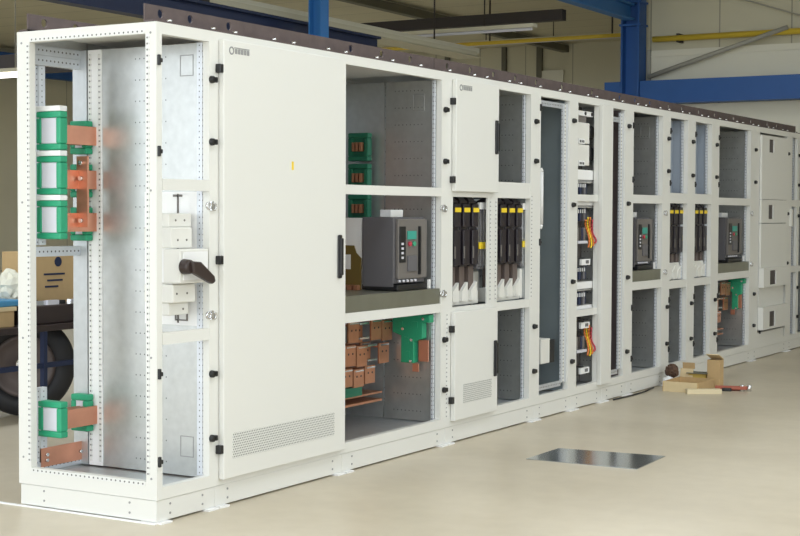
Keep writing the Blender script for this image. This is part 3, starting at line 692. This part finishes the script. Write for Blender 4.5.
# stepped copper terminals
def copper_steps(x0, y0, label, n=1.0, cols=(5, 5, 4)):
    o = thing('copper_terminals', label, 'busbar', (x0, y0, .36), 'stepped copper terminal plates')
    w = .105*n
    for r, (z1, z0) in enumerate([(.72, .605), (.590, .475), (.460, .36)]):
        for q in range(cols[r]):
            if r == 2 and q == 3: continue
            x = x0+q*(w+.013)
            rec = (r, q) in ((0, 1), (1, 2))
            yy = y0+.02*r+(.05 if rec else 0)
            dz = .010*(q % 2)
            if rec:
                for zb in (z0+.012, z1-.022): MB().box(x+.004, x+w-.004, yy-.045, yy-.006, zb, zb+.010).build('silver_link', 'steel', o)
            MB().box(x, x+w, yy, yy+.012, z0-dz, z1-dz).build('flag_plate', 'oldcopper', o, .001)
            MB().box(x+.01, x+w-.01, yy+.012, yy+.20, z1-.025-dz, z1-.013-dz).build('bar', 'copper', o)
            MB().box(x+.008, x+w-.008, yy-.006, yy, z1-.014-dz, z1-.006-dz).build('bright_edge', 'steel', o)
            for sx in (.3, .7): MB().cyl((x+w*sx, yy-.002, (z0+z1)/2-dz+.01), (x+w*sx, yy, (z0+z1)/2-dz+.01), .006, n=8).build('bolt_hole', 'darkbrown', o)
    MB().box(x0-.15, x0+.45*n, y0+.06, y0+.30, .245, .258).box(x0-.15, x0+.45*n, y0+.06, y0+.30, .29, .30).build('lower_bar', 'oldcopper', o)
    MB().box(x0-.05, x0+.22, y0+.05, y0+.09, .30, .35).build('insulator_block', 'dgreen', o)
    return o
copper_steps(1.93, .28, 'brown stepped copper plates below the nearest grey breaker', 1.0, (4, 4, 3))
gi = thing('stepped_insulator', 'bright green stepped insulator beside the copper plates below the nearest breaker', 'insulator', (2.40, .2, .42), 'green stepped insulators')
def steps(o, x, ys=1.):
    pts = [(.03, .745), (.27, .745), (.27, .64), (.215, .62), (.215, .47), (.13, .47), (.13, .59), (.075, .61), (.075, .70), (.03, .70)]
    MB().prism([(a*ys, b) for a, b in pts], 0, x-.05, x).build('body', 'green', o, .004)
    for (a, b) in ((.12, .69), (.18, .6), (.17, .52), (.22, .69)): MB().box(x-.053, x-.05, a*ys-.015, a*ys+.015, b-.02, b+.015).build('rib', 'green', o)
    for (a, b) in ((.07, .72), (.145, .60), (.15, .48), (.20, .66)): MB().cyl((x-.057, a*ys, b), (x-.050, a*ys, b), .008, n=8).build('bolt', 'steel', o)
    MB().box(x-.03, x-.02, .050, .110, .48, .60).build('copper_reflection', 'copper', o); MB().box(x-.03, x-.02, .112, .15, .42, .466).build('copper_reflection', 'copper', o)  # copper strips standing in for the pinkish reflection on the partition
steps(gi, 2.425)
copper_steps(7.50, .14, 'brown stepped copper plates in the far cabinet beside the stacked cover plates', 1.15, (4, 4, 3))
gi2 = thing('stepped_insulator', 'green stepped insulator in the far cabinet beside the stacked cover plates', 'insulator', (8.05, .2, .42), 'green stepped insulators')
steps(gi2, 8.09, .62)
# ------------------------------------------------------------------ control gear
YB = .03
def zz(y): return 2.048-(y-103)*.00675
def duct(z0, z1, label):
    d = thing('wiring_duct', label, 'wiring duct', (4.5, .1, z0), 'pale wiring ducts in the control cabinet')
    MB().box(4.38, 4.74, YB+.02, .158, z0, z1).build('body', 'whiteplastic', d, .002)
    MB().box(4.38, 4.74, YB+.012, YB+.02, z0+(z1-z0)*.25, z1).build('lid', 'labelw', d)
    k = MB(); x = 4.39
    while x < 4.73: k.box(x, x+.006, YB+.017, YB+.02, z0+.003, z0+(z1-z0)*.22); x += .014
    k.build('slots', 'ink', d)
ordw = ['topmost', 'second from top', 'third from top', 'fourth from top', 'fifth from top', 'sixth from top', 'lowest']
for i, (a, b2) in enumerate([(181, 168), (206, 196), (290, 281), (315, 305)]): duct(zz(a), zz(b2), 'pale wiring duct in the control cabinet, %s' % ['topmost', 'second from top', 'third from top', 'lowest'][i])
def ctrl(label, z, kind):
    d = thing('control_module', label, 'control gear', (4.585, .1, z), 'control gear on rails')
    MB().box(4.425, 4.755, .135, .158, z-.018, z+.018).build('mounting_rail', 'steel', d)
    if kind == 0:
        MB().box(4.43, 4.625, .045, .135, z-.07, z+.07).build('breaker_body', 'whiteplastic', d, .004)
        MB().cyl((4.685, .05, z+.01), (4.685, .135, z+.01), .045, n=20).build('rotary_knob', 'black', d, .004)
        MB().box(4.435, 4.535, .040, .045, z-.075, z-.04).build('label_sticker', 'labelw', d)
        for q in range(3): MB().box(4.45+q*.028, 4.465+q*.028, .038, .040, z-.066, z-.05).build('marking', 'black', d)
    elif kind == 1:
        for q in range(6): MB().box(4.43+q*.036, 4.463+q*.036, .06+.01*(q % 2), .135, z-.045, z+.045).build('relay', ['black', 'darkgrey', 'dblue'][q % 3], d, .003)
        for q in range(5): MB().box(4.437+q*.036, 4.447+q*.036, .056, .060, z+.01, z+.035).build('terminal_mark', 'labelw', d)
    elif kind == 2:
        for q in range(5): MB().box(4.43+q*.036, 4.463+q*.036, .06, .135, z-.05, z+.04).build('terminal_block', ['dblue', 'midgrey', 'black'][q % 3], d, .003)
        MB().box(4.425, 4.585, .035, .06, z-.068, z-.05).build('trunking_bar', 'coverw', d)
        for q in range(4):
            pts = [(4.585+q*.016+.045*math.sin(tt*3.1), .05-.01*q+.02*math.sin(tt*5), z+.09-.17*tt+.02*math.sin(4*tt+q)) for tt in [j/10 for j in range(11)]]
            MB().tube(pts, .006, 8).build('wire', ['orange', 'ylabel', 'orange', 'redb'][q], d)
    elif kind == 3:
        MB().box(4.43, 4.575, .05, .135, z-.03, z+.03).build('relay', 'black', d, .003)
        MB().box(4.485, 4.63, .034, .05, z-.02, z+.02).build('label_sticker', 'labelw', d)
        k = MB()
        for q in range(3): k.box(4.555+q*.018, 4.565+q*.018, .032, .034, z-.01, z+.012)
        k.build('marking', 'black', d)
    return d
ctrl('upper white switch with black rotary knob in the control cabinet', zz(131), 0)
ctrl('lower white switch with black rotary knob in the control cabinet', zz(153), 0)
ctrl('row of black relays between the two upper wiring ducts', zz(187), 1)
ctrl('row of relays just below the second wiring duct', zz(213), 1)
ctrl('terminal row with orange and yellow wires, upper one in the control cabinet', zz(232), 2)
ctrl('black relay with white label, upper one, below the upper orange wires', zz(261), 3)
ctrl('row of dark relays just above the third wiring duct', zz(272), 1)
ctrl('row of black relays between the two lower wiring ducts', zz(297.5), 1)
ctrl('black relay with white label under the lowest wiring duct', zz(325), 3)
ctrl('terminal row with orange and yellow wires, lower one in the control cabinet', zz(342), 2)
ctrl('black relay with white label at the very bottom of the control cabinet', zz(371), 3)
tr = thing('top_terminal_bar', 'white terminal bar with black spots at the very top of the control cabinet', 'terminal bar', (4.5, .1, 1.98))
MB().box(4.42, 4.70, .05, .13, 1.975, 2.01).build('bar', 'labelw', tr, .003)
MB().cyl((4.56, .045, 1.993), (4.56, .05, 1.993), .012, n=14).cyl((4.67, .045, 1.993), (4.67, .05, 1.993), .012, n=14).build('spot', 'black', tr)
MB().box(4.45, 4.58, .05, .13, 1.925, 1.97).build('block', 'midgrey', tr, .004)
# ------------------------------------------------------------------ things on the floor
k = MB()
P = [(2.317, -.597), (2.74, -.597), (2.80, -1.20), (2.33, -1.22)]
sh = k.prism(P, 2, .001, .004).build('metal_sheet', plain('mirror_steel', (.50, .54, .57), .17, 1.0, noise=.06, nscale=2))
tag(sh, 'flat shiny galvanised sheet lying alone on the concrete floor', 'metal sheet')
bx = thing('open_carton', 'low open cardboard tray with a raised flap on the floor by the plinth', 'box', (5.72, -.28, 0), 'packaging on the floor')
a0, a1, b0, b1 = 5.62, 5.98, -.40, -.13
MB().box(a0, a1, b0, b0+.006, .0, .075).build('side_wall', 'card', bx); MB().box(a0, a1, b1-.006, b1, 0, .075).build('side_wall', 'card', bx)
MB().box(a0, a0+.006, b0+.006, b1-.006, 0, .075).build('side_wall', 'cardl', bx); MB().box(a1-.006, a1, b0+.006, b1-.006, 0, .075).build('side_wall', 'card', bx)
MB().box(a0+.006, a1-.006, b0+.006, b1-.006, 0, .005).build('bottom', 'card', bx)
MB().box(a1-.004, a1+.002, -.235, -.135, .075, .14, rot=Matrix.Rotation(.25, 3, 'Y'), piv=(a1, 0, .075)).build('flap', 'cardl', bx)
MB().box(a1+.017, a1+.023, -.245, -.15, .138, .185, rot=Matrix.Rotation(-.15, 3, 'Y'), piv=(a1+.02, 0, .138)).build('flap', 'card', bx)
ub = thing('tall_carton', 'tall narrow upright cardboard carton standing on the floor', 'box', (6.1, -.36, 0), 'packaging on the floor')
MB().box(6.03, 6.12, -.43, -.33, 0, .21).build('carton', 'card', ub, .002)
MB().box(6.0, 6.12, -.43, -.33, .21, .216, rot=Matrix.Rotation(.35, 3, 'Y'), piv=(6.12, 0, .21)).build('flap', 'cardl', ub)
sb = thing('small_carton', 'small ochre carton between the open tray and the tall carton', 'box', (6.02, -.24, 0), 'packaging on the floor')
MB().box(5.98, 6.08, -.32, -.20, 0, .105).build('carton', plain('ochre_card', (.55, .40, .10), .8), sb, .002)
MB().box(5.96, 6.10, -.34, -.19, .105, .11).build('lid', 'olive', sb)
mb = MB(); bmesh.ops.create_icosphere(mb.bm, subdivisions=3, radius=.055, matrix=Matrix.Translation((5.90, -.10, .125)) @ Matrix.Diagonal((1, .9, .9, 1)))
for v in mb.bm.verts: v.co += Vector([random.uniform(-.010, .010) for _ in range(3)])
tag(mb.build('crumpled_paper', 'cardd'), 'dark brown crumpled wad on white bag beside the open tray', 'paper')
mb = MB(); bmesh.ops.create_icosphere(mb.bm, subdivisions=3, radius=.05, matrix=Matrix.Translation((5.86, -.085, .038)) @ Matrix.Diagonal((1.2, .9, .95, 1)))
for v in mb.bm.verts: v.co += Vector([random.uniform(-.006, .006) for _ in range(3)]); 
for v in mb.bm.verts: v.co.z = max(v.co.z, .001)
tag(mb.build('plastic_bag', 'labelw'), 'small white crumpled bag on the floor against the plinth', 'bag')
r = Matrix.Rotation(-.95, 3, 'Z')
tag(MB().box(5.50, 5.76, -.47, -.41, 0, .035, rot=r).build('wooden_block', 'wood', None, .003), 'pale wooden block lying in front of the open cardboard tray', 'block')
tl = thing('clamp_tool', 'long red-brown clamp tool with dark grip on the floor by the cartons', 'tool', (5.9, -.55, 0))
r = Matrix.Rotation(-1.28, 3, 'Z'); pv = (5.92, -.58, 0)
MB().box(5.78, 6.01, -.60, -.57, .012, .038, rot=r, piv=pv).box(5.78, 5.99, -.565, -.54, .0, .03, rot=r, piv=pv).build('handles', 'red', tl, .004)
MB().box(5.83, 5.90, -.625, -.603, 0, .024, rot=r, piv=pv).build('grip', 'black', tl, .006)
k = MB(); v1 = Vector(pv)+r @ Vector((.055, .0, 0)); v2 = Vector(pv)+r @ Vector((.105, .01, 0)); 
k.cyl(v1, v1+Vector((0, 0, .045)), .018, n=14); k.cyl(v2, v2+Vector((0, 0, .045)), .018, n=14)
k.build('joint', 'steel', tl)
tag(MB().tube([(5.70, -.03, .012), (5.45, -.055, .008), (5.2, -.05, .006), (4.9, -.035, .006)], .006).build('black_cable', 'black'), 'thin black cable along the plinth near the white bag', 'cable')
# ------------------------------------------------------------------ light
w_ = bpy.data.worlds.new('daylight'); S.world = w_; w_.use_nodes = True
bg = w_.node_tree.nodes['Background']; bg.inputs[0].default_value = (.87, .94, 1.0, 1); bg.inputs[1].default_value = 5.6
def portal(loc, rot, sx, sy):
    l = bpy.data.lights.new('daylight_portal', 'AREA'); l.shape = 'RECTANGLE'; l.size = sx; l.size_y = sy; l.cycles.is_portal = True
    o = bpy.data.objects.new('daylight_portal', l); COL.objects.link(o); o.location = loc; o.rotation_euler = rot
portal((-9.1, .75, 2.25), (0, -math.pi/2, 0), 4.5, 16.5)
portal((-1.5, -9.1, 3.2), (math.pi/2, 0, 0), 13, 2.0)
for x0, x1, y0, y1 in ADDED_ROOFL: portal(((x0+x1)/2, (y0+y1)/2, CZ+.1), (0, 0, 0), x1-x0, y1-y0)
# ------------------------------------------------------------------ camera (fitted)
cx, cy, cz, yaw, pit, rol, F = -4.80451259, -4.00631345, 1.31014222, 1.03855133, -3.70186599e-02, 4.40013655e-03, 1482.73916
f = Vector((math.sin(yaw)*math.cos(pit), math.cos(yaw)*math.cos(pit), math.sin(pit)))
r = Vector((math.cos(yaw), -math.sin(yaw), 0)); u = r.cross(f)
r2 = math.cos(rol)*r+math.sin(rol)*u; u2 = -math.sin(rol)*r+math.cos(rol)*u
cam = bpy.data.cameras.new('camera'); co = bpy.data.objects.new('camera', cam); COL.objects.link(co)
mw = Matrix((( r2.x, u2.x, -f.x, cx), (r2.y, u2.y, -f.y, cy), (r2.z, u2.z, -f.z, cz), (0, 0, 0, 1)))
co.matrix_world = mw
cam.sensor_width = 36; cam.lens = F/800*36; cam.clip_end = 200
S.camera = co
vs = S.view_settings; vs.view_transform = 'Standard'; vs.look = 'None'; vs.gamma = 1; vs.use_curve_mapping = False; vs.exposure = -0.5
